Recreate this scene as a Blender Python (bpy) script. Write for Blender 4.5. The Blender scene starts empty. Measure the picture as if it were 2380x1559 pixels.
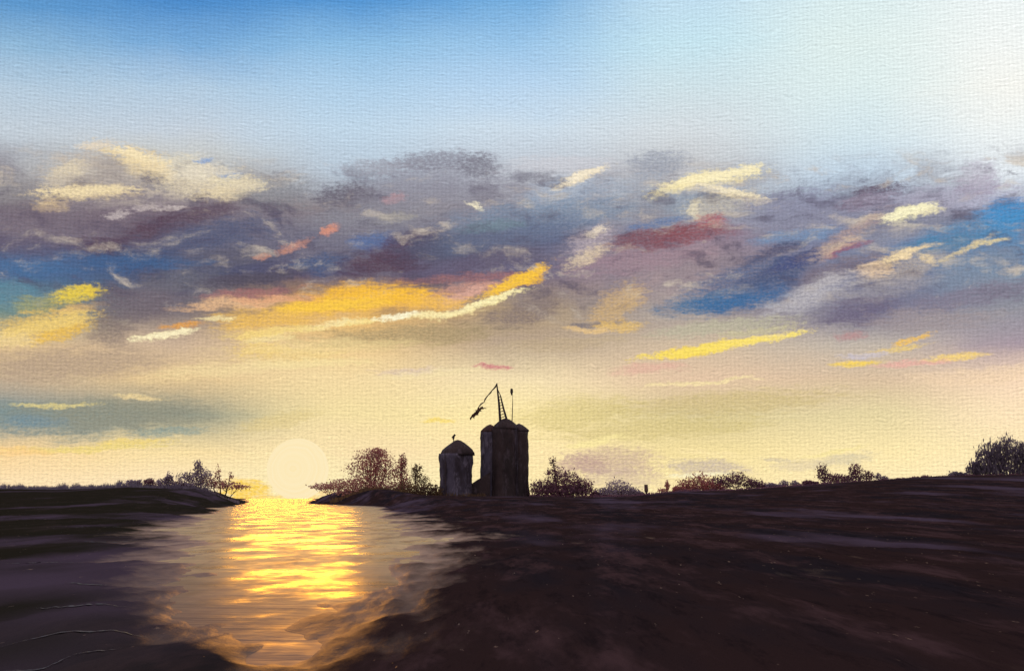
import bpy, bmesh, math, random
from math import radians, sin, cos, tan, atan2, hypot, pi
from mathutils import Vector, Matrix, noise as mnoise

scene = bpy.context.scene
# ---------------------------------------------------------------- camera
# Sizes below were read off the picture on a 2380 x 1559 sheet; FPX is the focal length on it.
W, H, HOR, EYE = 2380.0, 1559.0, 1158.0, 1.7
FPX = W * 50.0 / 36.0
PITCH = math.atan((HOR - H / 2) / FPX)
cam_data = bpy.data.cameras.new('camera')
cam_data.lens = 50.0
cam_data.sensor_width = 36.0
cam_data.clip_start = 0.5
cam_data.clip_end = 400000.0
cam = bpy.data.objects.new('camera', cam_data)
scene.collection.objects.link(cam)
cam.location = (0, 0, EYE)
cam.rotation_euler = (radians(90) + PITCH, 0, 0)
scene.camera = cam

scene.view_settings.view_transform = 'Standard'
scene.view_settings.look = 'None'
scene.view_settings.exposure = 0.0
scene.view_settings.gamma = 1.0
scene.render.engine = 'CYCLES'
scene.cycles.use_adaptive_sampling = True
scene.cycles.max_bounces = 4
scene.cycles.sample_clamp_indirect = 4.0


def direction(px, py):
    """Unit direction of a sheet point in the world (camera at the origin, looking along +Y)."""
    a, b = (px - W / 2) / FPX, (H / 2 - py) / FPX
    v = Vector((a, cos(PITCH) - b * sin(PITCH), sin(PITCH) + b * cos(PITCH)))
    return v.normalized()


def azel(px, py):
    d = direction(px, py)
    return math.degrees(atan2(d.x, d.y)), math.degrees(math.asin(d.z))


def lin(c):
    o = []
    for v in c[:3]:
        v = v / 255.0
        o.append(v / 12.92 if v <= 0.04045 else ((v + 0.055) / 1.055) ** 2.4)
    return (o[0], o[1], o[2], 1.0)


# ---------------------------------------------------------------- sun lamp
SUN_AZ, SUN_EL = azel(692, 1088)
LAMP_EL = 2.6
sun_data = bpy.data.lights.new('sun_light', 'SUN')
sun_data.energy = 0.32
sun_data.angle = radians(5.0)      # spread wide by the evening haze
sun_data.color = (1.0, 0.60, 0.07)
sun_lamp = bpy.data.objects.new('sun_light', sun_data)
scene.collection.objects.link(sun_lamp)
_az, _el = radians(SUN_AZ), radians(LAMP_EL)
to_sun = Vector((sin(_az) * cos(_el), cos(_az) * cos(_el), sin(_el)))
sun_lamp.rotation_euler = to_sun.to_track_quat('Z', 'Y').to_euler()
sun_lamp.location = (0, 0, 60)


# ---------------------------------------------------------------- node helper
class NT:
    def __init__(self, tree):
        self.t = tree
        tree.nodes.clear()

    def n(self, kind, **kw):
        nd = self.t.nodes.new(kind)
        for k, v in kw.items():
            setattr(nd, k, v)
        return nd

    def put(self, sock, v):
        if hasattr(v, 'node'):
            self.t.links.new(v, sock)
        else:
            sock.default_value = v

    def math(self, op, a, b=None, c=None, clamp=False):
        nd = self.n('ShaderNodeMath', operation=op, use_clamp=clamp)
        for i, v in enumerate((a, b, c)):
            if v is not None:
                self.put(nd.inputs[i], v)
        return nd.outputs[0]

    def vmath(self, op, a, b=None):
        nd = self.n('ShaderNodeVectorMath', operation=op)
        self.put(nd.inputs[0], a)
        if b is not None:
            if op == 'SCALE':
                self.put(nd.inputs['Scale'], b)
            else:
                self.put(nd.inputs[1], b)
        return nd.outputs['Value'] if op in ('DOT_PRODUCT', 'LENGTH') else nd.outputs[0]

    def smooth(self, v, lo, hi, tmin=0.0, tmax=1.0):
        nd = self.n('ShaderNodeMapRange', interpolation_type='SMOOTHSTEP')
        self.put(nd.inputs[0], v)
        for i, x in enumerate((lo, hi, tmin, tmax)):
            self.put(nd.inputs[i + 1], x)
        return nd.outputs[0]

    def mix(self, f, a, b, blend='MIX'):
        nd = self.n('ShaderNodeMixRGB', blend_type=blend)
        for i, v in enumerate((f, a, b)):
            self.put(nd.inputs[i], v)
        return nd.outputs[0]

    def mapping(self, v, loc=(0, 0, 0), rot=0.0, scale=(1, 1, 1), kind='POINT'):
        nd = self.n('ShaderNodeMapping', vector_type=kind)
        self.put(nd.inputs['Vector'], v)
        nd.inputs['Location'].default_value = loc
        nd.inputs['Rotation'].default_value = (0, 0, rot)
        nd.inputs['Scale'].default_value = scale
        return nd.outputs[0]

    def noise(self, v, scale, detail=2.0, rough=0.5, dist=0.0, out=0, dims='3D'):
        nd = self.n('ShaderNodeTexNoise', noise_dimensions=dims)
        self.put(nd.inputs['Vector'], v)
        nd.inputs['Scale'].default_value = scale
        nd.inputs['Detail'].default_value = detail
        nd.inputs['Roughness'].default_value = rough
        nd.inputs['Distortion'].default_value = dist
        return nd.outputs[out]


# ---------------------------------------------------------------- sky (world)
world = bpy.data.worlds.new('World')
scene.world = world
world.use_nodes = True
N = NT(world.node_tree)
DPP = math.degrees(1.0 / FPX)          # degrees of sky to one sheet unit

gen = N.n('ShaderNodeTexCoord').outputs['Generated']
sep = N.n('ShaderNodeSeparateXYZ')
N.put(sep.inputs[0], gen)
az_r = N.math('ARCTAN2', sep.outputs[0], sep.outputs[1])
az = N.math('MULTIPLY', az_r, 180 / pi)
el_r = N.math('ARCSINE', sep.outputs[2])
el = N.math('MULTIPLY', el_r, 180 / pi)
comb = N.n('ShaderNodeCombineXYZ')
N.put(comb.inputs[0], az)
N.put(comb.inputs[1], el)
S0 = comb.outputs[0]

# ragged edges: the sky coordinates are stirred by noise, along the drift of the clouds
wa = N.noise(N.mapping(S0, rot=radians(-8), scale=(0.55, 1.0, 1)), 0.9, 4, 0.62, out=1)
wv = N.vmath('SUBTRACT', wa, (0.5, 0.5, 0.5))
wv = N.vmath('MULTIPLY', wv, (1.5, 0.62, 0))
S1 = N.vmath('ADD', S0, wv)
wb = N.noise(S0, 5.0, 3, 0.6, out=1)
wc = N.vmath('MULTIPLY', N.vmath('SUBTRACT', wb, (0.5, 0.5, 0.5)), (0.34, 0.22, 0))
S = N.vmath('ADD', S1, wc)
sepS = N.n('ShaderNodeSeparateXYZ')
N.put(sepS.inputs[0], S)
sx, sy = sepS.outputs[0], sepS.outputs[1]

n_streak = N.noise(N.mapping(S0, rot=radians(-10), scale=(1.0, 4.2, 1)), 1.3, 5, 0.65, 0.4)
n_dab = N.noise(N.mapping(S0, rot=radians(-14), scale=(1.0, 1.9, 1)), 4.0, 6, 0.75)
n_var = N.smooth(N.noise(N.mapping(S0, rot=radians(-20), scale=(1.0, 2.2, 1)), 6.5, 4, 0.7), 0.36, 0.58, 0.52, 1.0)
n_mix = N.math('ADD', N.math('MULTIPLY', n_dab, 0.65), N.math('MULTIPLY', n_streak, 0.35))

# broad colours of the evening sky: seven columns from left to right, each from top to horizon
ROWS = (0, 100, 200, 300, 400, 480, 560, 640, 720, 800, 880, 960, 1050, 1140)
COLS = {
    0: [(88, 152, 208), (140, 184, 218), (180, 203, 222), (194, 206, 217), (172, 170, 172), (120, 110, 120), (100, 95, 120),
        (70, 110, 150), (110, 140, 130), (215, 180, 120), (190, 165, 125), (120, 140, 130), (245, 205, 130), (250, 220, 160)],
    400: [(70, 140, 206), (118, 172, 220), (176, 203, 226), (196, 208, 220), (205, 198, 182), (130, 115, 125), (75, 75, 105),
          (75, 85, 115), (120, 110, 115), (200, 170, 130), (225, 190, 125), (135, 140, 115), (245, 215, 140), (250, 222, 165)],
    800: [(78, 150, 214), (138, 190, 230), (172, 207, 235), (190, 214, 233), (185, 200, 215), (140, 130, 135), (115, 115, 135),
          (90, 80, 105), (235, 180, 80), (235, 195, 120), (240, 210, 140), (240, 215, 140), (245, 215, 150), (255, 235, 170)],
    1200: [(112, 174, 225), (152, 198, 235), (180, 212, 240), (203, 220, 234), (190, 195, 205), (160, 158, 168), (95, 105, 135),
           (110, 100, 125), (180, 155, 120), (180, 155, 120), (240, 215, 155), (250, 225, 145), (250, 222, 150), (250, 225, 150)],
    1600: [(190, 222, 240), (195, 228, 240), (205, 225, 232), (212, 220, 225), (195, 195, 198), (170, 178, 188), (150, 130, 145),
           (180, 155, 155), (160, 150, 150), (205, 180, 140), (225, 190, 145), (215, 195, 130), (240, 215, 135), (250, 225, 150)],
    2000: [(218, 237, 238), (222, 238, 236), (220, 237, 237), (212, 230, 236), (195, 215, 232), (130, 135, 160), (120, 130, 160),
           (110, 115, 145), (115, 115, 145), (190, 175, 150), (215, 185, 140), (225, 205, 140), (250, 225, 150), (252, 226, 160)],
    2380: [(238, 245, 244), (242, 246, 243), (246, 246, 239), (238, 243, 242), (225, 232, 238), (150, 160, 185), (75, 140, 190),
           (130, 145, 165), (150, 150, 160), (165, 145, 145), (245, 210, 165), (250, 220, 165), (252, 225, 160), (252, 228, 165)],
}
for _c in COLS.values():
    for _i in range(9, 14):
        _c[_i] = (min(255, _c[_i][0] + 5), min(255, _c[_i][1] + 7), min(255, _c[_i][2] + 18))
EL0, EL1 = -1.0, 24.0
rpos = N.math('MULTIPLY_ADD', sy, 1 / (EL1 - EL0), -EL0 / (EL1 - EL0))
col, prev = None, None
for cx, cols in COLS.items():
    rp = N.n('ShaderNodeValToRGB')
    N.put(rp.inputs[0], rpos)
    cr = rp.color_ramp
    cr.interpolation = 'LINEAR'
    pts = sorted(((azel(cx, y)[1] - EL0) / (EL1 - EL0), lin(c)) for y, c in zip(ROWS, cols))
    cr.elements[0].position, cr.elements[0].color = pts[0]
    cr.elements[1].position, cr.elements[1].color = pts[-1]
    for p, c in pts[1:-1]:
        e = cr.elements.new(p)
        e.color = c
    if col is None:
        col = rp.outputs[0]
    else:
        f = N.smooth(sx, azel(prev, 600)[0], azel(cx, 600)[0])
        col = N.mix(f, col, rp.outputs[0])
    prev = cx

# the heavy bank of cumulus: grey-mauve bodies with cream-lit upper edges, right across the sky
bank = N.math('MULTIPLY', N.smooth(sy, azel(1190, 790)[1], azel(1190, 650)[1]), N.smooth(sy, azel(1190, 440)[1], azel(1190, 360)[1], 1.0, 0.0))
cb = N.mapping(S1, rot=radians(-9), scale=(0.55, 1.15, 1))
cb2 = N.mapping(S1, (-0.12, -0.42, 0), radians(-9), (0.55, 1.15, 1))
d1 = N.noise(cb, 0.5, 8, 0.62, 0.35)
d2 = N.noise(cb2, 0.5, 8, 0.62, 0.35)
body = N.math('MULTIPLY', N.smooth(d1, 0.42, 0.60), N.math('MULTIPLY', bank, 0.55))
lit = N.math('MULTIPLY', N.smooth(N.math('SUBTRACT', d1, d2), 0.03, 0.17), bank)
under = N.math('MULTIPLY', N.smooth(N.math('SUBTRACT', d2, d1), 0.02, 0.16), bank)

# clouds, one line each: x, y, half width, half height, slope in degrees, colour, opacity, breakup (s = drawn out, d = dabs)
CLOUDS = [
    # upper left cumulus
    (227, 337, 45, 16, 0, (222, 205, 180), .7, 'd'), (238, 395, 125, 45, 4, (195, 182, 168), .8, 'd'),
    (330, 381, 60, 32, -14, (234, 210, 162), .85, 'd'), (264, 386, 45, 20, 0, (162, 152, 148), .7, 'd'),
    (30, 447, 90, 45, 0, (142, 137, 140), .8, 's'), (201, 447, 120, 18, 5, (240, 214, 162), .9, 'd'),
    (117, 476, 40, 14, 8, (242, 210, 152), .9, 'd'), (421, 392, 60, 32, 8, (226, 216, 192), .8, 'd'),
    (476, 430, 110, 28, 3, (232, 215, 180), .8, 'd'), (531, 447, 65, 22, 8, (238, 217, 172), .8, 'd'),
    (465, 375, 25, 8, 10, (130, 165, 215), .8, 'd'), (535, 406, 25, 9, 0, (125, 165, 215), .8, 'd'),
    (640, 447, 90, 40, 0, (132, 132, 140), .75, 'd'), (183, 520, 240, 55, 2, (125, 109, 120), .75, 's'),
    (278, 502, 28, 9, 10, (200, 186, 184), .8, 'd'), (341, 483, 40, 8, 12, (205, 190, 188), .8, 'd'),
    (406, 483, 30, 7, 6, (212, 198, 192), .8, 'd'), (385, 524, 110, 28, 18, (88, 64, 82), .85, 's'),
    (487, 490, 65, 22, 8, (96, 76, 92), .8, 's'), (238, 575, 85, 22, 5, (86, 64, 84), .8, 's'),
    (494, 549, 150, 38, 10, (80, 90, 122), .8, 's'), (110, 615, 190, 36, 0, (80, 104, 144), .85, 's'),
    (330, 608, 150, 28, 4, (70, 86, 122), .85, 's'), (55, 571, 110, 26, 0, (96, 88, 112), .7, 's'),
    (22, 689, 110, 38, 0, (92, 140, 160), .8, 's'), (100, 707, 80, 20, 4, (170, 164, 92), .7, 's'),
    (176, 685, 60, 20, 8, (220, 194, 62), .85, 'd'), (205, 681, 18, 13, 0, (245, 205, 18), .9, 'd'),
    (110, 754, 120, 36, 12, (232, 190, 92), .8, 'd'), (30, 787, 70, 20, 0, (242, 212, 142), .8, 'd'),
    (146, 773, 60, 16, 18, (240, 190, 58), .8, 'd'), (183, 720, 60, 11, 12, (226, 182, 112), .8, 's'),
    (311, 707, 110, 52, 10, (114, 101, 110), .8, 's'), (256, 769, 60, 36, 0, (132, 115, 110), .7, 's'),
    (421, 652, 110, 28, 6, (104, 103, 115), .8, 's'), (549, 655, 110, 20, 8, (84, 78, 93), .85, 's'),
    (513, 600, 130, 24, 8, (94, 92, 109), .8, 's'), (751, 615, 75, 25, 0, (62, 88, 130), .85, 's'),
    (586, 681, 110, 12, 8, (168, 110, 110), .8, 's'), (549, 705, 130, 14, 5, (240, 190, 138), .85, 's'),
    (659, 694, 110, 13, 4, (235, 168, 122), .8, 's'), (421, 758, 50, 8, 6, (240, 162, 40), .8, 's'),
    (623, 740, 130, 26, 4, (246, 192, 74), .85, 's'), (604, 778, 90, 18, 0, (243, 204, 122), .8, 's'),
    (601, 597, 14, 7, 10, (220, 150, 118), .6, 'd'), (678, 571, 50, 10, 20, (222, 152, 122), .65, 'd'),
    (766, 535, 20, 12, 30, (224, 142, 114), .7, 'd'), (640, 640, 90, 12, 10, (88, 82, 98), .8, 's'),
    # middle bank
    (1018, 417, 170, 38, 0, (150, 150, 165), .75, 'd'), (1025, 373, 120, 20, 3, (135, 133, 148), .8, 'd'),
    (871, 388, 80, 18, 5, (158, 158, 170), .7, 'd'), (1110, 388, 50, 24, -10, (126, 124, 138), .8, 'd'),
    (809, 454, 70, 30, 5, (102, 95, 110), .85, 'd'), (912, 458, 26, 12, 10, (212, 152, 152), .85, 'd'),
    (1128, 447, 40, 24, 0, (118, 113, 128), .7, 'd'), (1106, 482, 22, 8, -20, (252, 240, 202), .95, 'd'),
    (1311, 385, 130, 24, 0, (206, 206, 213), .7, 's'), (1329, 450, 120, 34, 8, (165, 180, 200), .7, 's'),
    (1256, 505, 230, 42, 6, (118, 138, 164), .75, 's'), (1348, 414, 60, 11, 20, (244, 226, 190), .95, 'd'),
    (1523, 377, 70, 26, 5, (148, 154, 170), .75, 'd'), (871, 500, 150, 38, 6, (143, 143, 154), .7, 's'),
    (919, 502, 40, 13, 10, (172, 165, 152), .6, 'd'), (871, 564, 60, 20, 12, (80, 112, 165), .8, 's'),
    (937, 579, 100, 34, 20, (90, 66, 88), .85, 's'), (890, 617, 110, 26, 8, (88, 63, 80), .85, 's'),
    (1073, 571, 150, 38, 5, (86, 91, 115), .8, 's'), (1201, 549, 160, 34, 8, (98, 110, 140), .75, 's'),
    (1146, 603, 130, 24, 8, (100, 90, 112), .8, 's'), (1146, 527, 70, 13, 5, (115, 140, 150), .7, 's'),
    (1091, 646, 170, 12, 4, (162, 110, 110), .8, 's'), (1091, 674, 130, 18, 8, (212, 152, 130), .8, 's'),
    (871, 681, 140, 24, 0, (250, 184, 26), .95, 's'), (798, 707, 120, 20, 4, (253, 194, 36), .95, 's'),
    (981, 703, 120, 18, 2, (243, 182, 76), .9, 's'), (1194, 655, 80, 15, 28, (252, 194, 30), .95, 'd'),
    (1240, 637, 30, 14, 25, (246, 186, 36), .9, 'd'), (1084, 685, 60, 11, 20, (230, 174, 152), .8, 'd'),
    (945, 782, 230, 26, 4, (166, 146, 106), .8, 's'), (1219, 728, 90, 30, 15, (132, 115, 113), .8, 's'),
    (1128, 706, 95, 8, 20, (255, 236, 160), .95, 'd'), (1018, 732, 90, 8, 5, (253, 230, 158), .95, 'd'),
    (926, 737, 50, 7, 8, (255, 243, 196), .95, 'd'), (835, 751, 60, 7, 8, (253, 228, 142), .9, 'd'),
    (762, 758, 80, 8, 10, (250, 228, 162), .85, 'd'), (388, 780, 70, 8, 10, (252, 234, 178), .95, 'd'),
    (502, 741, 40, 6, 4, (248, 228, 165), .85, 'd'), (623, 789, 60, 10, 6, (247, 223, 154), .8, 'd'),
    (678, 828, 120, 20, 2, (242, 208, 124), .7, 'd'), (1384, 751, 70, 6, 5, (110, 106, 120), .8, 's'),
    (1439, 707, 70, 36, 35, (218, 178, 112), .7, 'd'), (1439, 758, 55, 12, 0, (230, 188, 100), .8, 'd'),
    (1366, 765, 60, 7, -3, (238, 198, 132), .8, 's'), (1476, 600, 150, 34, 6, (166, 135, 146), .75, 's'),
    (1377, 560, 55, 26, 20, (192, 176, 181), .8, 'd'), (1392, 538, 25, 10, 20, (240, 222, 196), .9, 'd'),
    (1362, 597, 50, 17, 30, (228, 204, 168), .8, 'd'), (1531, 518, 90, 11, 12, (90, 122, 170), .8, 's'),
    (1523, 551, 110, 20, 8, (130, 74, 84), .85, 's'), (1626, 542, 110, 21, 4, (142, 82, 90), .85, 's'),
    # right bank
    (1560, 450, 90, 20, 4, (160, 165, 178), .7, 's'), (1644, 417, 110, 20, 8, (247, 228, 168), .9, 'd'),
    (1736, 395, 32, 9, 20, (253, 238, 184), .9, 'd'), (1608, 423, 55, 12, 14, (253, 233, 162), .9, 'd'),
    (1593, 476, 60, 28, 10, (146, 158, 174), .8, 's'), (1681, 474, 90, 26, 10, (204, 195, 177), .8, 'd'),
    (1699, 450, 100, 13, -12, (244, 224, 180), .9, 'd'), (1776, 469, 25, 9, 0, (244, 226, 184), .9, 'd'),
    (1619, 491, 16, 24, 10, (242, 227, 188), .7, 'd'), (1652, 514, 40, 14, 6, (175, 88, 98), .85, 'd'),
    (1846, 469, 130, 28, 0, (138, 138, 164), .75, 'd'), (1882, 505, 180, 34, 4, (146, 148, 172), .75, 's'),
    (2043, 447, 60, 22, 5, (100, 83, 104), .9, 'd'), (2010, 469, 60, 16, 5, (122, 102, 123), .8, 'd'),
    (2194, 461, 200, 32, 0, (182, 178, 199), .75, 's'), (2274, 432, 55, 26, 0, (166, 156, 177), .8, 'd'),
    (2267, 400, 45, 30, 0, (196, 191, 206), .7, 'd'), (2351, 494, 60, 38, 0, (58, 138, 200), .85, 's'),
    (2267, 535, 160, 30, 8, (72, 138, 185), .8, 's'), (2194, 568, 90, 24, 5, (76, 132, 170), .8, 's'),
    (2113, 494, 65, 14, 10, (253, 242, 186), .95, 'd'), (2157, 487, 40, 9, 4, (253, 241, 190), .9, 'd'),
    (2106, 520, 40, 7, -8, (238, 223, 184), .85, 'd'), (2029, 505, 45, 8, 10, (228, 208, 178), .85, 'd'),
    (1849, 549, 100, 20, 5, (116, 148, 186), .8, 's'), (1805, 586, 80, 15, 20, (76, 77, 108), .8, 's'),
    (2066, 549, 130, 28, 20, (148, 149, 165), .7, 's'), (1956, 557, 120, 18, 32, (178, 152, 146), .8, 's'),
    (1959, 579, 60, 10, 15, (155, 92, 112), .85, 's'), (1901, 590, 110, 12, 20, (208, 182, 157), .85, 's'),
    (1736, 652, 150, 42, 15, (84, 104, 142), .85, 's'), (1644, 707, 110, 26, 8, (70, 116, 156), .85, 's'),
    (1754, 689, 130, 28, 12, (56, 102, 152), .85, 's'), (1809, 634, 100, 26, 25, (68, 84, 122), .8, 's'),
    (1849, 608, 70, 14, 20, (72, 82, 130), .8, 's'), (1937, 634, 110, 28, 20, (128, 113, 124), .75, 's'),
    (2102, 625, 110, 26, 15, (190, 175, 161), .75, 's'), (2084, 597, 100, 11, 15, (239, 209, 158), .9, 's'),
    (2025, 623, 40, 18, 10, (239, 205, 164), .85, 's'), (2157, 601, 30, 9, -30, (233, 208, 162), .85, 's'),
    (2267, 618, 130, 33, 15, (126, 142, 164), .75, 's'), (2249, 579, 70, 8, 28, (220, 200, 154), .9, 's'),
    (2300, 564, 40, 6, 8, (229, 209, 154), .9, 's'), (1893, 681, 120, 30, 22, (198, 193, 195), .8, 's'),
    (2029, 681, 180, 26, 15, (164, 159, 165), .7, 's'), (2267, 689, 170, 26, 8, (132, 122, 141), .75, 's'),
    (1992, 725, 90, 32, 6, (110, 100, 125), .85, 's'), (2157, 743, 150, 28, 0, (163, 149, 150), .75, 's'),
    (1681, 760, 160, 17, 5, (190, 185, 156), .75, 'd'), (1662, 806, 160, 11, 8, (252, 220, 78), .95, 'd'),
    (1772, 787, 110, 9, 10, (248, 224, 132), .9, 'd'), (1593, 818, 60, 11, 6, (250, 214, 56), .9, 'd'),
    (1842, 776, 24, 7, 12, (253, 228, 100), .9, 'd'), (1974, 776, 35, 11, 8, (188, 140, 140), .8, 'd'),
    (2113, 791, 45, 8, 15, (246, 194, 76), .9, 'd'), (2084, 813, 70, 8, 5, (239, 204, 112), .85, 'd'),
    (2011, 825, 60, 7, 3, (203, 193, 202), .85, 'd'), (1992, 846, 60, 7, 2, (252, 213, 64), .9, 's'),
    (2230, 831, 80, 7, 5, (252, 214, 110), .9, 's'), (2120, 847, 100, 7, 2, (238, 177, 162), .85, 's'),
    # clear band above the horizon
    (175, 845, 210, 38, 3, (180, 155, 131), .8, 's'), (600, 811, 60, 15, 0, (244, 204, 98), .7, 'd'),
    (125, 976, 230, 40, 0, (128, 143, 140), .9, 's'), (270, 962, 220, 38, 2, (148, 146, 126), .85, 's'),
    (75, 981, 85, 18, 0, (108, 142, 160), .6, 's'), (400, 1001, 80, 12, 4, (116, 148, 150), .6, 's'),
    (125, 941, 90, 5, 3, (230, 210, 132), .8, 'd'), (325, 924, 60, 6, -4, (248, 218, 152), .8, 'd'),
    (200, 1041, 180, 9, 3, (240, 214, 108), .75, 'd'), (310, 1026, 90, 6, 3, (245, 214, 108), .75, 'd'),
    (40, 1050, 80, 11, 0, (252, 205, 128), .7, 's'), (650, 976, 90, 20, 12, (226, 201, 130), .6, 'd'),
    (1145, 851, 45, 6, 0, (212, 118, 128), .85, 's'), (950, 861, 80, 8, 3, (217, 192, 177), .7, 's'),
    (1025, 976, 35, 6, 0, (253, 218, 72), .75, 's'), (1510, 856, 90, 13, 4, (230, 178, 157), .75, 's'),
    (1615, 891, 130, 5, 4, (251, 229, 164), .8, 'd'), (1690, 936, 260, 25, 3, (208, 186, 122), .7, 's'),
    (1340, 961, 150, 38, 5, (212, 192, 116), .6, 's'), (1540, 996, 250, 25, 4, (213, 193, 121), .65, 's'),
    (1415, 1074, 110, 34, 0, (206, 176, 152), .85, 'd'), (1355, 1080, 60, 25, 0, (195, 160, 146), .8, 'd'),
    (1440, 1110, 90, 30, 0, (205, 178, 158), .6, 'd'), (1380, 1026, 70, 10, 8, (254, 234, 156), .9, 'd'),
    (1650, 1086, 90, 16, -3, (190, 172, 166), .7, 'd'), (1655, 1056, 75, 7, -6, (253, 229, 164), .9, 'd'),
    (1625, 1103, 60, 7, 0, (255, 244, 198), .9, 'd'), (1965, 1066, 70, 15, 6, (204, 192, 164), .65, 'd'),
    (1940, 1049, 75, 6, 12, (249, 229, 152), .9, 'd'), (1815, 1069, 35, 5, -4, (196, 182, 160), .6, 'd'),
    (1865, 1082, 60, 13, 4, (226, 206, 167), .7, 'd'),
    # more billows: cream crowns of the left and right cumulus, crusts of light low down
    (160, 405, 60, 22, 25, (226, 209, 176), .8, 'd'), (230, 422, 130, 16, 3, (176, 164, 156), .6, 'd'),
    (310, 366, 80, 15, -10, (243, 219, 168), .9, 'd'), (368, 396, 40, 20, -35, (240, 216, 168), .85, 'd'),
    (470, 402, 80, 18, 8, (234, 222, 197), .85, 'd'), (560, 424, 62, 17, -5, (240, 224, 184), .85, 'd'),
    (300, 470, 150, 20, 5, (150, 138, 142), .6, 's'), (1580, 432, 70, 16, 20, (248, 231, 172), .85, 'd'),
    (1690, 404, 60, 13, 15, (252, 239, 192), .9, 'd'), (1640, 440, 80, 12, 4, (190, 185, 182), .6, 'd'),
    (1480, 425, 60, 22, 15, (172, 182, 196), .6, 'd'), (1020, 450, 190, 28, 4, (144, 142, 156), .55, 's'),
    (700, 846, 150, 12, 2, (248, 225, 156), .7, 'd'), (1000, 868, 140, 10, 4, (247, 226, 170), .6, 'd'),
    (470, 860, 150, 22, 10, (232, 203, 146), .5, 's'), (1760, 770, 90, 8, 8, (206, 196, 150), .7, 'd'),
    (2300, 870, 160, 20, 2, (246, 214, 172), .6, 's'), (1300, 800, 160, 16, 4, (196, 172, 132), .55, 's'),
    # glow round the sun
    (692, 1100, 190, 90, 0, (254, 232, 170), .55, 's'), (566, 1136, 66, 26, 0, (255, 208, 46), .95, 's'),
    (640, 1162, 130, 14, 0, (255, 206, 70), .7, 's'), (790, 1150, 60, 14, 0, (254, 206, 110), .7, 's'),
]
def bank_over(c, k1, k2, k3):
    c = N.mix(N.math('MULTIPLY', body, k1), c, lin((128, 121, 134)))
    c = N.mix(N.math('MULTIPLY', under, k2), c, lin((92, 84, 104)))
    return N.mix(N.math('MULTIPLY', lit, k3), c, lin((216, 200, 178)))


col = bank_over(col, 0.9, 0.6, 0.6)
SK = S


def lay(ci, bx, by, rx, ry, ang, rgb, op, style):
    global SK, col
    if ci % 16 == 0:                   # keeps the compiled shader small: each batch waits for the one before
        SK = N.vmath('ADD', S, N.vmath('SCALE', col, 1e-7))
    a0, e0 = azel(bx, by)
    jx = abs(azel(bx + 1, by)[0] - a0)
    jy = abs(azel(bx, by - 1)[1] - e0)
    m = N.mapping(SK, (a0, e0, 0), radians(ang), (1.5 * rx * jx, 1.5 * ry * jy, 1), 'TEXTURE')
    g = N.n('ShaderNodeTexGradient', gradient_type='SPHERICAL')
    N.put(g.inputs[0], m)
    nz, amp = (n_streak, 1.3) if style == 's' else (n_mix, 2.3)
    t = N.math('MULTIPLY_ADD', nz, amp, g.outputs[1])
    lo, hi = (0.10, 0.68) if style == 's' else (0.10, 0.64)
    f = N.smooth(t, lo + amp / 2, hi + amp / 2, 0.0, op)
    g2 = N.math('GREATER_THAN', g.outputs[1], 0.001)
    f = N.math('MULTIPLY', f, N.math('MULTIPLY', g2, n_var))
    col = N.mix(f, col, lin(rgb))


for ci, row_ in enumerate(CLOUDS):
    lay(ci, *row_)
col = bank_over(col, 0.22, 0.40, 0.2)

# the strongest lights, over everything else
LIGHTS = [
    (880, 688, 130, 20, 0, (255, 194, 18), .9, 's'), (770, 712, 120, 15, 5, (255, 204, 44), .85, 's'), (1000, 706, 90, 13, 4, (248, 190, 66), .7, 's'),
    (1194, 655, 72, 13, 28, (255, 200, 22), .9, 'd'), (1128, 704, 92, 7, 20, (255, 240, 178), .9, 'd'), (926, 736, 52, 6, 8, (255, 245, 205), .9, 'd'),
    (1020, 730, 70, 6, 5, (254, 236, 170), .85, 'd'), (640, 772, 110, 10, 6, (250, 218, 120), .7, 'd'), (760, 806, 220, 16, 3, (246, 218, 148), .6, 's'),
    (560, 856, 200, 18, 6, (246, 220, 158), .6, 's'), (180, 682, 55, 15, 10, (240, 208, 40), .8, 'd'), (120, 752, 110, 18, 14, (246, 210, 110), .75, 'd'),
    (320, 362, 70, 9, -12, (248, 228, 182), .85, 'd'), (215, 338, 45, 8, 4, (236, 218, 190), .7, 'd'), (200, 444, 110, 10, 5, (246, 224, 174), .8, 'd'),
    (1650, 412, 100, 12, 8, (254, 240, 190), .85, 'd'), (1700, 444, 80, 7, -12, (252, 236, 196), .8, 'd'), (1352, 410, 52, 7, 20, (250, 236, 206), .85, 'd'),
    (2110, 492, 62, 10, 10, (255, 247, 200), .9, 'd'), (2100, 592, 60, 7, 14, (246, 220, 170), .8, 'd'), (300, 614, 170, 18, 3, (66, 102, 148), .7, 's'),
    (60, 622, 110, 18, 0, (70, 112, 158), .7, 's'), (2345, 496, 70, 28, 0, (64, 146, 204), .75, 's'), (1700, 700, 110, 16, 8, (60, 110, 160), .7, 's'),
    (1660, 806, 150, 8, 8, (255, 226, 86), .9, 'd'), (388, 780, 66, 6, 10, (254, 240, 192), .9, 'd'), (760, 536, 18, 9, 25, (228, 150, 120), .7, 'd'),
]
for ci, row_ in enumerate(LIGHTS):
    lay(ci, *row_)

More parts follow.
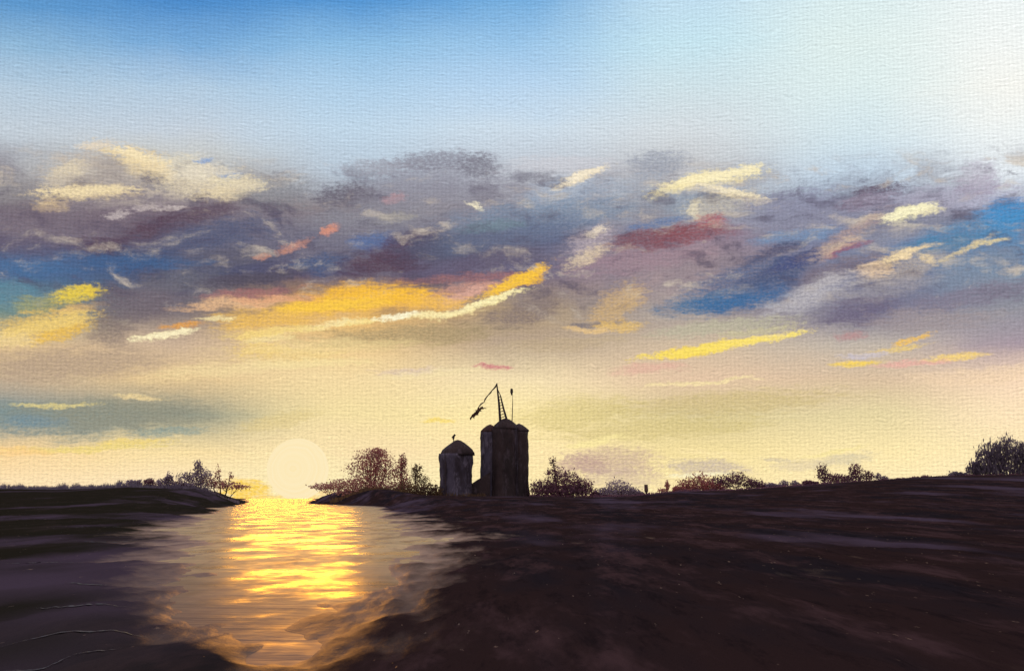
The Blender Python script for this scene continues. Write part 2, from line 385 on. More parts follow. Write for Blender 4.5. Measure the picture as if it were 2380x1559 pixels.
# bristle marks and a fine grain running through everything up there
h1 = N.mapping(S1, rot=radians(-9), scale=(1.0, 5.0, 1))
h1b = N.mapping(S1, (0.05, 0.22, 0), radians(-9), (1.0, 5.0, 1))
e1 = N.math('SUBTRACT', N.noise(h1, 3.0, 4, 0.7), N.noise(h1b, 3.0, 4, 0.7))
gx = N.math('SINE', N.math('MULTIPLY', az, 2 * pi / (9.6 * DPP)))
gy = N.math('SINE', N.math('MULTIPLY', el, 2 * pi / (9.2 * DPP)))
grain = N.math('ADD', gx, gy)
gn = N.noise(S0, 16.0, 2, 0.7)
q1 = N.mapping(S1, rot=radians(-14), scale=(1.0, 1.9, 1))
q2 = N.mapping(S1, (0.035, -0.05, 0), radians(-14), (1.0, 1.9, 1))
e2 = N.math('SUBTRACT', N.noise(q1, 6.0, 5, 0.75), N.noise(q2, 6.0, 5, 0.75))
thick = N.smooth(sy, azel(1190, 480)[1], azel(1190, 330)[1], 0.85, 0.15)
k = N.math('MULTIPLY_ADD', e1, 0.55, 1.0)
k = N.math('MULTIPLY_ADD', N.math('MULTIPLY', e2, thick), 0.65, k)
k = N.math('MULTIPLY_ADD', grain, 0.032, k)
k = N.math('MULTIPLY_ADD', N.math('SUBTRACT', gn, 0.5), 0.28, k)
bw = N.n('ShaderNodeRGBToBW')
N.put(bw.inputs[0], col)
gray = N.n('ShaderNodeCombineXYZ')
for q_ in range(3):
    N.put(gray.inputs[q_], bw.outputs[0])
col = N.mix(0.08, col, gray.outputs[0])
col = N.vmath('SCALE', col, k)

# overhead and behind the viewer: evening sky with fill light added for the fronts
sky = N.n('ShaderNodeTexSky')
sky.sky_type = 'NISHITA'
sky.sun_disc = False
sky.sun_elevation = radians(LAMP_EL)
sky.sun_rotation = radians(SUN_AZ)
dusk_fill = N.vmath('SCALE', sky.outputs[0], 0.06)
dusk_fill = N.vmath('ADD', dusk_fill, (0.52, 0.45, 0.48))  # added fill, brightens the viewer-facing sides of trees, silos and ground
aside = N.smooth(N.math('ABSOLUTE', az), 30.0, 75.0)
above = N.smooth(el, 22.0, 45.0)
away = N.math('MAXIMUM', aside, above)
col = N.mix(away, col, dusk_fill)
bg = N.n('ShaderNodeBackground')
N.put(bg.inputs[0], col)
bg.inputs[1].default_value = 1.0
wo = N.n('ShaderNodeOutputWorld')
N.put(wo.inputs[0], bg.outputs[0])


# ---------------------------------------------------------------- materials
def material(name):
    m = bpy.data.materials.new(name)
    m.use_nodes = True
    return m, NT(m.node_tree)


def finish(T, shader):
    o = T.n('ShaderNodeOutputMaterial')
    T.put(o.inputs[0], shader)


def principled(T, base, rough=0.8, spec=0.2, normal=None, **kw):
    b = T.n('ShaderNodeBsdfPrincipled')
    T.put(b.inputs['Base Color'], base)
    T.put(b.inputs['Roughness'], rough)
    T.put(b.inputs['Specular IOR Level'], spec)
    if normal is not None:
        T.put(b.inputs['Normal'], normal)
    for k_, v_ in kw.items():
        T.put(b.inputs[k_], v_)
    return b.outputs[0]


def bump(T, h, strength=0.5, dist=0.1):
    b = T.n('ShaderNodeBump')
    b.inputs['Strength'].default_value = strength
    b.inputs['Distance'].default_value = dist
    T.put(b.inputs['Height'], h)
    return b.outputs[0]


def rough_paint(name, c1, c2, c3, scale=0.25, rough=0.8, spec=0.15, stretch=(1, 1, .35)):
    """Weathered surface: three earth or metal colours blotched together, uneven and slightly glossy in places."""
    m, T = material(name)
    p = T.n('ShaderNodeTexCoord').outputs['Object']
    p2 = T.mapping(p, scale=stretch)
    f1 = T.smooth(T.noise(p2, scale, 5, 0.65), 0.4, 0.62)
    f2 = T.smooth(T.noise(p2, scale * 3.1, 4, 0.7), 0.5, 0.68)
    c = T.mix(f1, c1 + (1,), c2 + (1,))
    c = T.mix(f2, c, c3 + (1,))
    nb = bump(T, T.noise(p2, scale * 8, 5, 0.7), 0.7, 0.25)
    r = T.smooth(T.noise(p, scale * 6, 3), 0.4, 0.7, rough, rough * 0.6)
    finish(T, principled(T, c, r, spec, nb))
    return m


def leaf_mat(name, c1, c2, glow=0.65):
    m, T = material(name)
    p = T.n('ShaderNodeTexCoord').outputs['Object']
    f = T.smooth(T.noise(p, 0.35, 4, 0.7), 0.38, 0.62)
    f2 = T.noise(p, 3.0, 2, 0.6)
    c = T.mix(f, c1 + (1,), c2 + (1,))
    c = T.mix(T.math('MULTIPLY', f2, 0.4), c, tuple(0.35 * v for v in c1) + (1,))
    d = T.n('ShaderNodeBsdfDiffuse')
    T.put(d.inputs[0], c)
    t = T.n('ShaderNodeBsdfTranslucent')
    T.put(t.inputs[0], c)
    mx = T.n('ShaderNodeMixShader')
    mx.inputs[0].default_value = glow
    T.put(mx.inputs[1], d.outputs[0])
    T.put(mx.inputs[2], t.outputs[0])
    finish(T, mx.outputs[0])
    return m


def ground_mat():
    m, T = material('dark_wet_earth')
    g = T.n('ShaderNodeNewGeometry')
    p = g.outputs['Position']
    sp = T.n('ShaderNodeSeparateXYZ')
    T.put(sp.inputs[0], p)
    pm = T.mapping(p, scale=(1.0, 0.16, 1))
    f1 = T.smooth(T.noise(pm, 0.16, 5, 0.65), 0.42, 0.62)
    f2 = T.smooth(T.noise(pm, 0.55, 5, 0.7), 0.48, 0.66)
    f3 = T.smooth(T.noise(pm, 0.09, 4, 0.6), 0.5, 0.66)
    c = T.mix(f1, (0.036, 0.021, 0.021, 1), (0.022, 0.018, 0.023, 1))
    c = T.mix(f2, c, (0.072, 0.041, 0.044, 1))
    f4 = T.smooth(T.noise(T.mapping(p, scale=(1.0, 0.12, 1)), 2.6, 6, 0.75), 0.5, 0.66)
    c = T.mix(T.math('MULTIPLY', f4, 0.5), c, (0.010, 0.008, 0.010, 1))
    # the left bank is blacker, olive-tinged peat
    side = T.math('MULTIPLY_ADD', sp.outputs[1], 0.151, sp.outputs[0])
    peat = T.smooth(side, -3.0, 1.0, 0.9, 0.0)
    c = T.mix(peat, c, T.mix(f2, (0.024, 0.022, 0.015, 1), (0.034, 0.029, 0.023, 1)))
    c = T.mix(f3, c, (0.085, 0.062, 0.092, 1))
    nh = T.noise(T.mapping(p, scale=(1.0, 0.35, 1)), 1.6, 6, 0.7)
    nb = bump(T, nh, 0.7, 0.25)
    dif = T.n('ShaderNodeBsdfDiffuse')
    T.put(dif.inputs[0], c)
    T.put(dif.inputs['Normal'], nb)
    # close to the water table the soil is soaked and shines
    zz = T.math('MULTIPLY_ADD', T.math('SUBTRACT', T.noise(pm, 1.5, 5, 0.7), 0.5), 0.16, sp.outputs[2])
    wet = T.smooth(zz, -0.03, 0.15, 0.97, 0.0)
    fleck = T.smooth(T.noise(T.mapping(p, scale=(1.0, 0.12, 1)), 9.0, 3, 0.6), 0.70, 0.74, 0.0, 0.6)
    wet = T.math('MAXIMUM', wet, fleck)
    glow_fade = T.smooth(T.math('MULTIPLY_ADD', T.noise(pm, 0.5, 4, 0.7), 24.0, sp.outputs[1]), 24.0, 66.0)  # wet sheen coloured darker toward the viewer, a painted fade of the glow
    gl_ = T.n('ShaderNodeBsdfGlossy')
    T.put(gl_.inputs['Color'], T.mix(glow_fade, (0.27, 0.17, 0.13, 1), (0.64, 0.41, 0.29, 1)))
    T.put(gl_.inputs['Roughness'], 0.42)
    T.put(gl_.inputs['Normal'], bump(T, nh, 0.4, 0.10))
    gl = gl_.outputs[0]
    mx = T.n('ShaderNodeMixShader')
    T.put(mx.inputs[0], wet)
    T.put(mx.inputs[1], dif.outputs[0])
    T.put(mx.inputs[2], gl)
    finish(T, mx.outputs[0])
    return m


def water_mat():
    m, T = material('rippled_water')
    p = T.n('ShaderNodeNewGeometry').outputs['Position']
    a = T.noise(T.mapping(p, scale=(0.35, 0.75, 1)), 1.1, 5, 0.65, 0.5)
    b = T.noise(T.mapping(p, scale=(0.25, 0.5, 1)), 0.16, 3, 0.6)
    h = T.math('MULTIPLY_ADD', b, 2.2, a)
    nb = bump(T, h, 0.4, 0.10)
    silt = T.smooth(T.noise(T.mapping(p, scale=(1, .3, 1)), 0.25, 5, 0.7), 0.4, 0.65)
    c = T.mix(silt, (0.08, 0.045, 0.04, 1), (0.30, 0.17, 0.13, 1))
    r = T.smooth(T.noise(T.mapping(p, scale=(0.5, 0.2, 1)), 0.8, 4, 0.7), 0.36, 0.62, 0.24, 0.52)
    gb = T.n('ShaderNodeBsdfGlossy')
    scum_and_fade = T.smooth(T.noise(T.mapping(p, scale=(0.8, 0.16, 1)), 1.3, 6, 0.75, 0.6), 0.44, 0.62)
    ps = T.n('ShaderNodeSeparateXYZ')
    T.put(ps.inputs[0], p)
    glow_fade = T.smooth(T.math('MULTIPLY_ADD', T.noise(T.mapping(p, scale=(1, .3, 1)), 0.5, 4, 0.7), 24.0, ps.outputs[1]), 24.0, 66.0, 0.95, 0.0)   # darkens the reflection colour near the viewer so the sun's glow fades out
    scum_and_fade = T.math('MAXIMUM', T.math('MULTIPLY', scum_and_fade, 0.6), glow_fade)
    T.put(gb.inputs['Color'], T.mix(scum_and_fade, (0.95, 0.67, 0.36, 1), (0.46, 0.28, 0.19, 1)))      # silt-brown water with scum; glow painted darker near the viewer
    T.put(gb.inputs['Roughness'], r)
    T.put(gb.inputs['Normal'], nb)
    db = T.n('ShaderNodeBsdfDiffuse')
    T.put(db.inputs[0], c)
    fr = T.n('ShaderNodeFresnel')
    fr.inputs[0].default_value = 1.45
    T.put(fr.inputs['Normal'], nb)
    mx = T.n('ShaderNodeMixShader')
    T.put(mx.inputs[0], T.math('MULTIPLY_ADD', fr.outputs[0], 0.75, 0.2))
    T.put(mx.inputs[1], db.outputs[0])
    T.put(mx.inputs[2], gb.outputs[0])
    finish(T, mx.outputs[0])
    return m


def sun_mat():
    m, T = material('sun_surface')
    p = T.n('ShaderNodeTexCoord').outputs['Object']
    sp = T.n('ShaderNodeSeparateXYZ')
    T.put(sp.inputs[0], p)
    rr = T.math('SQRT', T.math('ADD', T.math('POWER', sp.outputs[0], 2.0), T.math('POWER', sp.outputs[2], 2.0)))
    rr = T.math('ADD', rr, T.math('MULTIPLY', T.noise(p, 2.5, 3), 0.16))
    ring = T.noise(T.math('MULTIPLY', rr, 1.0), 11.0, 3, 0.6, dims='3D')
    f = T.smooth(ring, 0.35, 0.65)
    c = T.mix(f, lin((253, 231, 180)), lin((254, 236, 192)))
    e = T.n('ShaderNodeEmission')
    T.put(e.inputs[0], c)
    e.inputs[1].default_value = 1.0
    finish(T, e.outputs[0])
    return m


# ---------------------------------------------------------------- object helpers
COL = scene.collection


def obj(name, bm, mat, parent=None, smooth=False):
    me = bpy.data.meshes.new(name)
    bm.normal_update()
    bm.to_mesh(me)
    bm.free()
    if smooth:
        for f in me.polygons:
            f.use_smooth = True
    me.materials.append(mat)
    o = bpy.data.objects.new(name, me)
    COL.objects.link(o)
    if parent:
        o.parent = parent
    return o


def thing(name, label, cat, loc, group=None, rotz=0.0):
    o = bpy.data.objects.new(name, None)
    COL.objects.link(o)
    o.location = loc
    o.rotation_euler = (0, 0, rotz)
    o['label'] = label
    o['category'] = cat
    if group:
        o['group'] = group
    return o


def tag(o, label, cat, group=None):
    o['label'] = label
    o['category'] = cat
    if group:
        o['group'] = group
    return o


def tube(bm, pts, radii, seg=6, cap=True):
    """Tapered tube along a list of points."""
    rings = []
    for i, p in enumerate(pts):
        p = Vector(p)
        d = Vector(pts[min(i + 1, len(pts) - 1)]) - Vector(pts[max(i - 1, 0)])
        if d.length < 1e-6:
            d = Vector((0, 0, 1))
        q = d.to_track_quat('Z', 'Y')
        r = radii[i] if hasattr(radii, '__len__') else radii
        rings.append([bm.verts.new(p + q @ Vector((r * cos(2 * pi * k / seg), r * sin(2 * pi * k / seg), 0))) for k in range(seg)])
    for a, b in zip(rings, rings[1:]):
        for k in range(seg):
            bm.faces.new((a[k], a[(k + 1) % seg], b[(k + 1) % seg], b[k]))
    if cap:
        bm.faces.new(list(reversed(rings[0])))
        bm.faces.new(rings[-1])


def lathe(bm, prof, cx=0.0, cy=0.0, seg=40, wob=0.0, seed=0):
    """Turned body from (radius, height) pairs, slightly irregular."""
    fine = []
    for (ra, za), (rb, zb) in zip(prof, prof[1:]):
        steps = max(1, int(abs(zb - za) / .8)) if wob and seg >= 28 else 1
        fine += [(ra + (rb - ra) * q / steps, za + (zb - za) * q / steps) for q in range(steps)]
    prof = fine + [prof[-1]]
    rings = []
    for (r, z) in prof:
        ring = []
        for k in range(seg):
            a = 2 * pi * k / seg
            w = 1 + wob * mnoise.fractal(Vector((cos(a) * 1.5 + seed, sin(a) * 1.5, z * 0.35)), 0.7, 2.2, 4)
            ring.append(bm.verts.new((cx + r * w * cos(a), cy + r * w * sin(a), z)))
        rings.append(ring)
    for a, b in zip(rings, rings[1:]):
        for k in range(seg):
            bm.faces.new((a[k], a[(k + 1) % seg], b[(k + 1) % seg], b[k]))
    bm.faces.new(list(reversed(rings[0])))
    bm.faces.new(rings[-1])


def box(bm, lo, hi):
    r = bmesh.ops.create_cube(bm, size=1.0)
    for v in r['verts']:
        v.co = Vector([lo[i] + (v.co[i] + .5) * (hi[i] - lo[i]) for i in range(3)])


# ---------------------------------------------------------------- terrain
def interp(tab, x):
    if x <= tab[0][0]:
        return tab[0][1]
    for (a, va), (b, vb) in zip(tab, tab[1:]):
        if x <= b:
            return va + (vb - va) * (x - a) / (b - a)
    return tab[-1][1]


def sstep(a, b, x):
    t = min(1.0, max(0.0, (x - a) / (b - a)))
    return t * t * (3 - 2 * t)


RIDGE = 400.0                                       # metres to the crest that carries the trees and silos
# channel edges (metres sideways) for each metre of distance
SHORE_L = [(1158, 578), (1166, 560), (1173, 515), (1180, 450), (1195, 405), (1230, 385), (1300, 400), (1380, 372), (1440, 380), (1490, 450), (1530, 600), (1556, 740)]
SHORE_R = [(1158, 732), (1170, 745), (1177, 925), (1190, 985), (1250, 1010), (1330, 1010), (1390, 930), (1450, 850), (1500, 790), (1535, 745), (1556, 735)]
CREST = [(-600, 1125), (0, 1137), (150, 1139), (300, 1133), (420, 1137), (500, 1137), (562, 1136), (592, 1160), (722, 1160), (748, 1137),
         (900, 1138), (980, 1150), (1100, 1153), (1240, 1153), (1373, 1155), (1480, 1152), (1570, 1143), (1700, 1140), (1855, 1130),
         (2026, 1119), (2140, 1111), (2240, 1108), (2380, 1106), (3000, 1090)]


def height(x, y):
    d = hypot(x, y)
    if y < 1.0:
        return 0.2 + 0.05 * mnoise.noise(Vector((x * .1, y * .1, 0)))
    t = x / y
    px = W / 2 + t * FPX * 1.0
    row = HOR + FPX * EYE / max(y, 2.0)
    xl, xr = interp(SHORE_L, row), interp(SHORE_R, row)
    s = max(xl - px, px - xr)                        # > 0 on land
    sm = s * y / FPX
    if row > 1556:
        sm = max(sm, (12.6 - y) * 0.6)
    crest = EYE + (HOR - interp(CREST, px)) * RIDGE / FPX
    low = 0.2
    land = low + (crest - low) * sstep(60, RIDGE, y)
    if y > RIDGE:
        land = crest - (crest - low) * sstep(RIDGE * 1.05, RIDGE * 3, y)
    n1 = mnoise.fractal(Vector((x * 0.2, y * 0.06, 3.1)), 0.8, 2.1, 5)
    n2 = mnoise.fractal(Vector((x * 1.0, y * 0.2, 9.0)), 0.8, 2.1, 4)
    n3 = mnoise.fractal(Vector((x * 0.6 / (1 + y / 30), math.log(max(y, 1)) * 9.0, 5.0)), 0.9, 2.1, 5)
    sm += 0.016 * y * n3 * sstep(-.03 * y, .0, sm + .02 * y) * (1 - .7 * sstep(150, 350, y))
    wide = 0.6 + 0.045 * min(y, 110) + 0.003 * y
    bed = -0.085 + 0.085 * (1 - sstep(14, 40, y))      # shallow bars of mud come up near the viewer
    prof = bed + (land - bed) * sstep(-wide, wide * 1.2, sm + 0.7 * n1 * min(1.5, 0.3 + y / 60))
    near = 1 - 0.75 * sstep(120, RIDGE, y)
    return prof + (0.06 * n1 + 0.07 * n2) * near * max(sstep(-wide * 1.5, wide, sm), 1 - .45 * sstep(20, 60, y))


def build_ground():
    bm = bmesh.new()
    azs = []
    a = -180.0
    while a < 180.0 - 1e-6:
        azs.append(a)
        aa = abs(a)
        a += 0.09 if aa < 24 else (0.5 if aa < 45 else 5.0)
    ds = []
    d = 1.0
    while d < 45000:
        ds.append(d)
        d *= 1.016 if d < 700 else 1.12
    rows = []
    for d in ds:
        row = []
        for a in azs:
            x, y = d * sin(radians(a)), d * cos(radians(a))
            z = height(x, y) if d < 3000 else min(height(x, y), 0.12)
            row.append(bm.verts.new((x, y, z)))
        rows.append(row)
    n = len(azs)
    for r0, r1 in zip(rows, rows[1:]):
        for k in range(n):
            bm.faces.new((r0[(k + 1) % n], r0[k], r1[k], r1[(k + 1) % n]))
    c = bm.verts.new((0, 0, rows[0][0].co.z))
    for k in range(n):
        bm.faces.new((rows[0][k], rows[0][(k + 1) % n], c))
    o = obj('ground', bm, ground_mat(), smooth=True)
    o['kind'] = 'structure'
    return o


ground = build_ground()

bm = bmesh.new()
for r, s in ((45000.0, 96),):
    vs = [bm.verts.new((r * cos(2 * pi * k / s), r * sin(2 * pi * k / s), 0)) for k in range(s)]
    bm.faces.new(vs)
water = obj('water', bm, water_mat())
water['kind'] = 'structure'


def spot(px, d=RIDGE):
    """Point on the ground seen in direction px, d metres ahead."""
    x = (px - W / 2) / FPX * d
    return Vector((x, d, height(x, d)))


MPP = RIDGE / FPX                                   # metres to one sheet unit at the crest

# ---------------------------------------------------------------- the setting sun
bm = bmesh.new()
bmesh.ops.create_uvsphere(bm, u_segments=96, v_segments=48, radius=1.0)
sun = obj('setting_sun', bm, sun_mat(), smooth=True)
SD = 120000.0
sd = direction(692, 1090)
sun.location = Vector((0, 0, EYE)) + sd * SD
R_sun = SD * 70 / FPX
sun.scale = (R_sun, R_sun, R_sun)
tag(sun, 'pale cream disc of the setting sun low over the glowing water', 'sun')

# ---------------------------------------------------------------- silos
silo_dark = rough_paint('dark_weathered_wall', (0.055, 0.036, 0.038), (0.032, 0.023, 0.025), (0.085, 0.062, 0.075))
silo_blue = rough_paint('slate_sheet_metal', (0.10, 0.085, 0.125), (0.045, 0.034, 0.045), (0.17, 0.145, 0.20))
rust = rough_paint('rusty_sheet', (0.11, 0.045, 0.036), (0.05, 0.028, 0.03), (0.16, 0.07, 0.045), 0.4)
iron = rough_paint('old_iron', (0.06, 0.04, 0.045), (0.035, 0.028, 0.03), (0.12, 0.08, 0.09), 0.6)

base_x = 1172
b = spot(base_x, RIDGE)
TS = thing('tall_silo', 'tall dark silo tower with lattice mast and slanting boom on its roof', 'silo', b)


def loc(px, py, dy=0.0):
    """Sheet point in the tall silo's own metres."""
    return Vector(((px - base_x) * MPP, dy, EYE + (HOR - py) * MPP - b.z))


def zz(py):
    return EYE + (HOR - py) * MPP - b.z


bm = bmesh.new()
lathe(bm, [(4.3, -1.2), (4.1, 0.5), (3.95, zz(1120)), (3.85, zz(1060)), (3.8, zz(1010)), (3.75, zz(998))], (1173 - base_x) * MPP, -0.6, 56, 0.075, 3)
obj('wall', bm, silo_dark, TS, True)
bm = bmesh.new()
lathe(bm, [(3.9, zz(998)), (3.85, zz(996)), (3.2, zz(989)), (2.2, zz(982)), (1.3, zz(976.5)), (0.5, zz(974)), (0.1, zz(973))], (1175 - base_x) * MPP, -0.6, 40, 0.11, 5)
rf = obj('roof', bm, silo_dark, TS, True)
for (cx, r, top, mat, sd_, fl) in ((1139, 2.65, 1002, silo_blue, 1, 1.0), (1206, 2.65, 1000, silo_dark, 8, 1.10)):
    bm = bmesh.new()
    c = (cx - base_x) * MPP
    lathe(bm, [(r * fl * 1.06, -1.2), (r * fl, 0.6), (r * (1 + (fl - 1) * .4), zz(1110)), (r, zz(1060)), (r * 1.01, zz(top + 3))], c, 0.3, 40, 0.09, sd_)
    bn = obj('bin', bm, mat, TS, True)
    bm = bmesh.new()
    lathe(bm, [(r * 1.03, zz(top + 3.2)), (r * 1.0, zz(top)), (r * .72, zz(top - 6)), (r * .35, zz(top - 12)), (0.1, zz(top - 15))], c, 0.3, 28, 0.12, sd_ + 2)
    obj('bin_roof', bm, rust if cx < 1172 else silo_dark, bn, True)
# lattice mast
bm = bmesh.new()
La, Lb = loc(1154.5, 893, -1), loc(1163, 984, -1)
Ra, Rb = loc(1163, 920, -1), loc(1178, 978, -1)
tube(bm, [La, La.lerp(Lb, .5) + Vector((.12, 0, 0)), Lb], [.20, .34, .42])
tube(bm, [Ra, Ra.lerp(Rb, .5) + Vector((-.08, 0, 0)), Rb], [.18, .30, .36])
for k in range(9):
    t = .34 + .62 * k / 8
    p = La.lerp(Lb, t)
    q = Ra.lerp(Rb, max(0, (t - .3) / .7))
    tube(bm, [p, q], .11, 5)
tube(bm, [La.lerp(Lb, .12), Ra], .12, 5)
obj('mast', bm, iron, TS)
bm = bmesh.new()
A, B = loc(1155.5, 894, -1.2), loc(1092, 976, -1.2)
pts, rad = [], []
for k in range(13):
    t = k / 12
    pts.append(A.lerp(B, t) + Vector((.18 * sin(k * 2.3), 0, .2 * cos(k * 1.7))))
    rad.append(.16 + .10 * (k % 2) - .06 * t)
tube(bm, pts, rad, 6)
bo = obj('boom', bm, iron, TS)
rnd = random.Random(4)
bm = bmesh.new()
pc = [loc(1117, 944, -1.2), loc(1094, 974, -1.2), loc(1114, 966, -1.2), loc(1130, 950, -1.2)]
tube(bm, [pc[0].lerp(pc[3], .4), pc[0].lerp(pc[2], .5), pc[1]], .16, 4)
for k in range(90):
    u, v = rnd.random(), rnd.random() ** 1.3
    p = pc[0].lerp(pc[1], u).lerp(pc[3].lerp(pc[2], u), v * (1 - .6 * u))
    p += Vector((rnd.uniform(-.15, .15), rnd.uniform(-.3, .3), rnd.uniform(-.15, .15)))
    s = rnd.uniform(.14, .38)
    q = Matrix.Rotation(rnd.uniform(0, 6.28), 3, 'Y')
    vs = [bm.verts.new(p + q @ Vector((a * s, rnd.uniform(-.05, .05), c * s * .5))) for a, c in ((-1, -1), (1, -.6), (.8, 1), (-.7, .8))]
    bm.faces.new(vs)
obj('pennant', bm, rust, bo)
bm = bmesh.new()
tube(bm, [loc(1190, 985, -.2), loc(1191.5, 940, -.2), loc(1191, 908, -.2)], [.16, .12, .10])
po = obj('pole', bm, iron, TS)
bm = bmesh.new()
lathe(bm, [(.12, -.9), (.2, -.4), (.36, .1), (.3, .5), (.42, .75), (.1, 1.0)], -.1, 0, 12, .5, 2)
bmesh.ops.translate(bm, verts=bm.verts, vec=loc(1190, 912, -.2))
obj('pole_head', bm, iron, po, True)
# ladder with side rails on the front of the tower, and the sloped lean-to at its foot
bm = bmesh.new()
for dx in (-.22, .22):
    tube(bm, [loc(1202, 1150, -3.3) + Vector((dx, 0, 0)), loc(1199, 992, -3.3) + Vector((dx, 0, 0))], .07, 5)
for k in range(34):
    p = loc(1202, 1150, -3.3).lerp(loc(1199, 992, -3.3), k / 33)
    tube(bm, [p + Vector((-.22, 0, 0)), p + Vector((.22, 0, 0))], .04, 4)
obj('ladder', bm, silo_blue, TS)
bm = bmesh.new()
prof = [(1098, 1160), (1098, 1124), (1108, 1117), (1140, 1098), (1140, 1160)]
fr = [bm.verts.new(loc(x, y, -3.6)) for x, y in prof]
bk = [bm.verts.new(loc(x, y, 1.6)) for x, y in prof]
bm.faces.new(fr)
bm.faces.new(list(reversed(bk)))
for k in range(len(prof)):
    bm.faces.new((fr[k], bk[k], bk[(k + 1) % 5], fr[(k + 1) % 5]))
obj('lean_to', bm, silo_dark, TS)

# small silo
sb = spot(1060, RIDGE - 4)
SS = thing('small_silo', 'short slate grey silo with a conical cap left of the tall tower', 'silo', sb)
M2 = (RIDGE - 4) / FPX


def z2(py):
    return EYE + (HOR - py) * M2 - sb.z


bm = bmesh.new()
lathe(bm, [(4.75, -1.2), (4.55, 0.4), (4.5, z2(1100)), (4.65, z2(1055))], 0, 0, 48, .075, 11)
obj('wall', bm, silo_blue, SS, True)
bm = bmesh.new()
lathe(bm, [(4.75, z2(1059)), (4.7, z2(1053)), (4.2, z2(1046)), (2.9, z2(1037)), (1.8, z2(1030)), (.9, z2(1025)), (.2, z2(1023))], .5, 0, 40, .09, 12)
rf2 = obj('roof', bm, silo_dark, SS, True)
bm = bmesh.new()
tube(bm, [(-.6, 0, z2(1027)), (-.75, 0, z2(1020)), (-.4, 0, z2(1013))], [.22, .3, .16], 7)
tube(bm, [(-1.2, .1, z2(1018)), (-.2, 0, z2(1011))], [.12, .34], 7)
obj('vent', bm, iron, rf2)
bm = bmesh.new()
tube(bm, [(-2.6, -3.9, -.5), (-2.6, -3.9, z2(1058))], .14, 6)
obj('downpipe', bm, iron, SS)

# ---------------------------------------------------------------- trees and shrubs
bark = rough_paint('dark_bark', (0.15, 0.085, 0.08), (0.09, 0.055, 0.06), (0.22, 0.12, 0.10), 1.0)
L_plum = leaf_mat('plum_foliage', (0.38, 0.185, 0.23), (0.24, 0.13, 0.185))
L_lilac = leaf_mat('dusty_lilac_foliage', (0.56, 0.45, 0.54), (0.36, 0.27, 0.33))
L_red = leaf_mat('russet_foliage', (0.75, 0.31, 0.27), (0.50, 0.23, 0.24))
L_rose = leaf_mat('rose_brown_foliage', (0.82, 0.46, 0.37), (0.66, 0.33, 0.31))
L_olive = leaf_mat('olive_foliage', (0.34, 0.22, 0.11), (0.2, 0.13, 0.1))
L_slate = leaf_mat('slate_foliage', (0.36, 0.30, 0.37), (0.22, 0.175, 0.24))


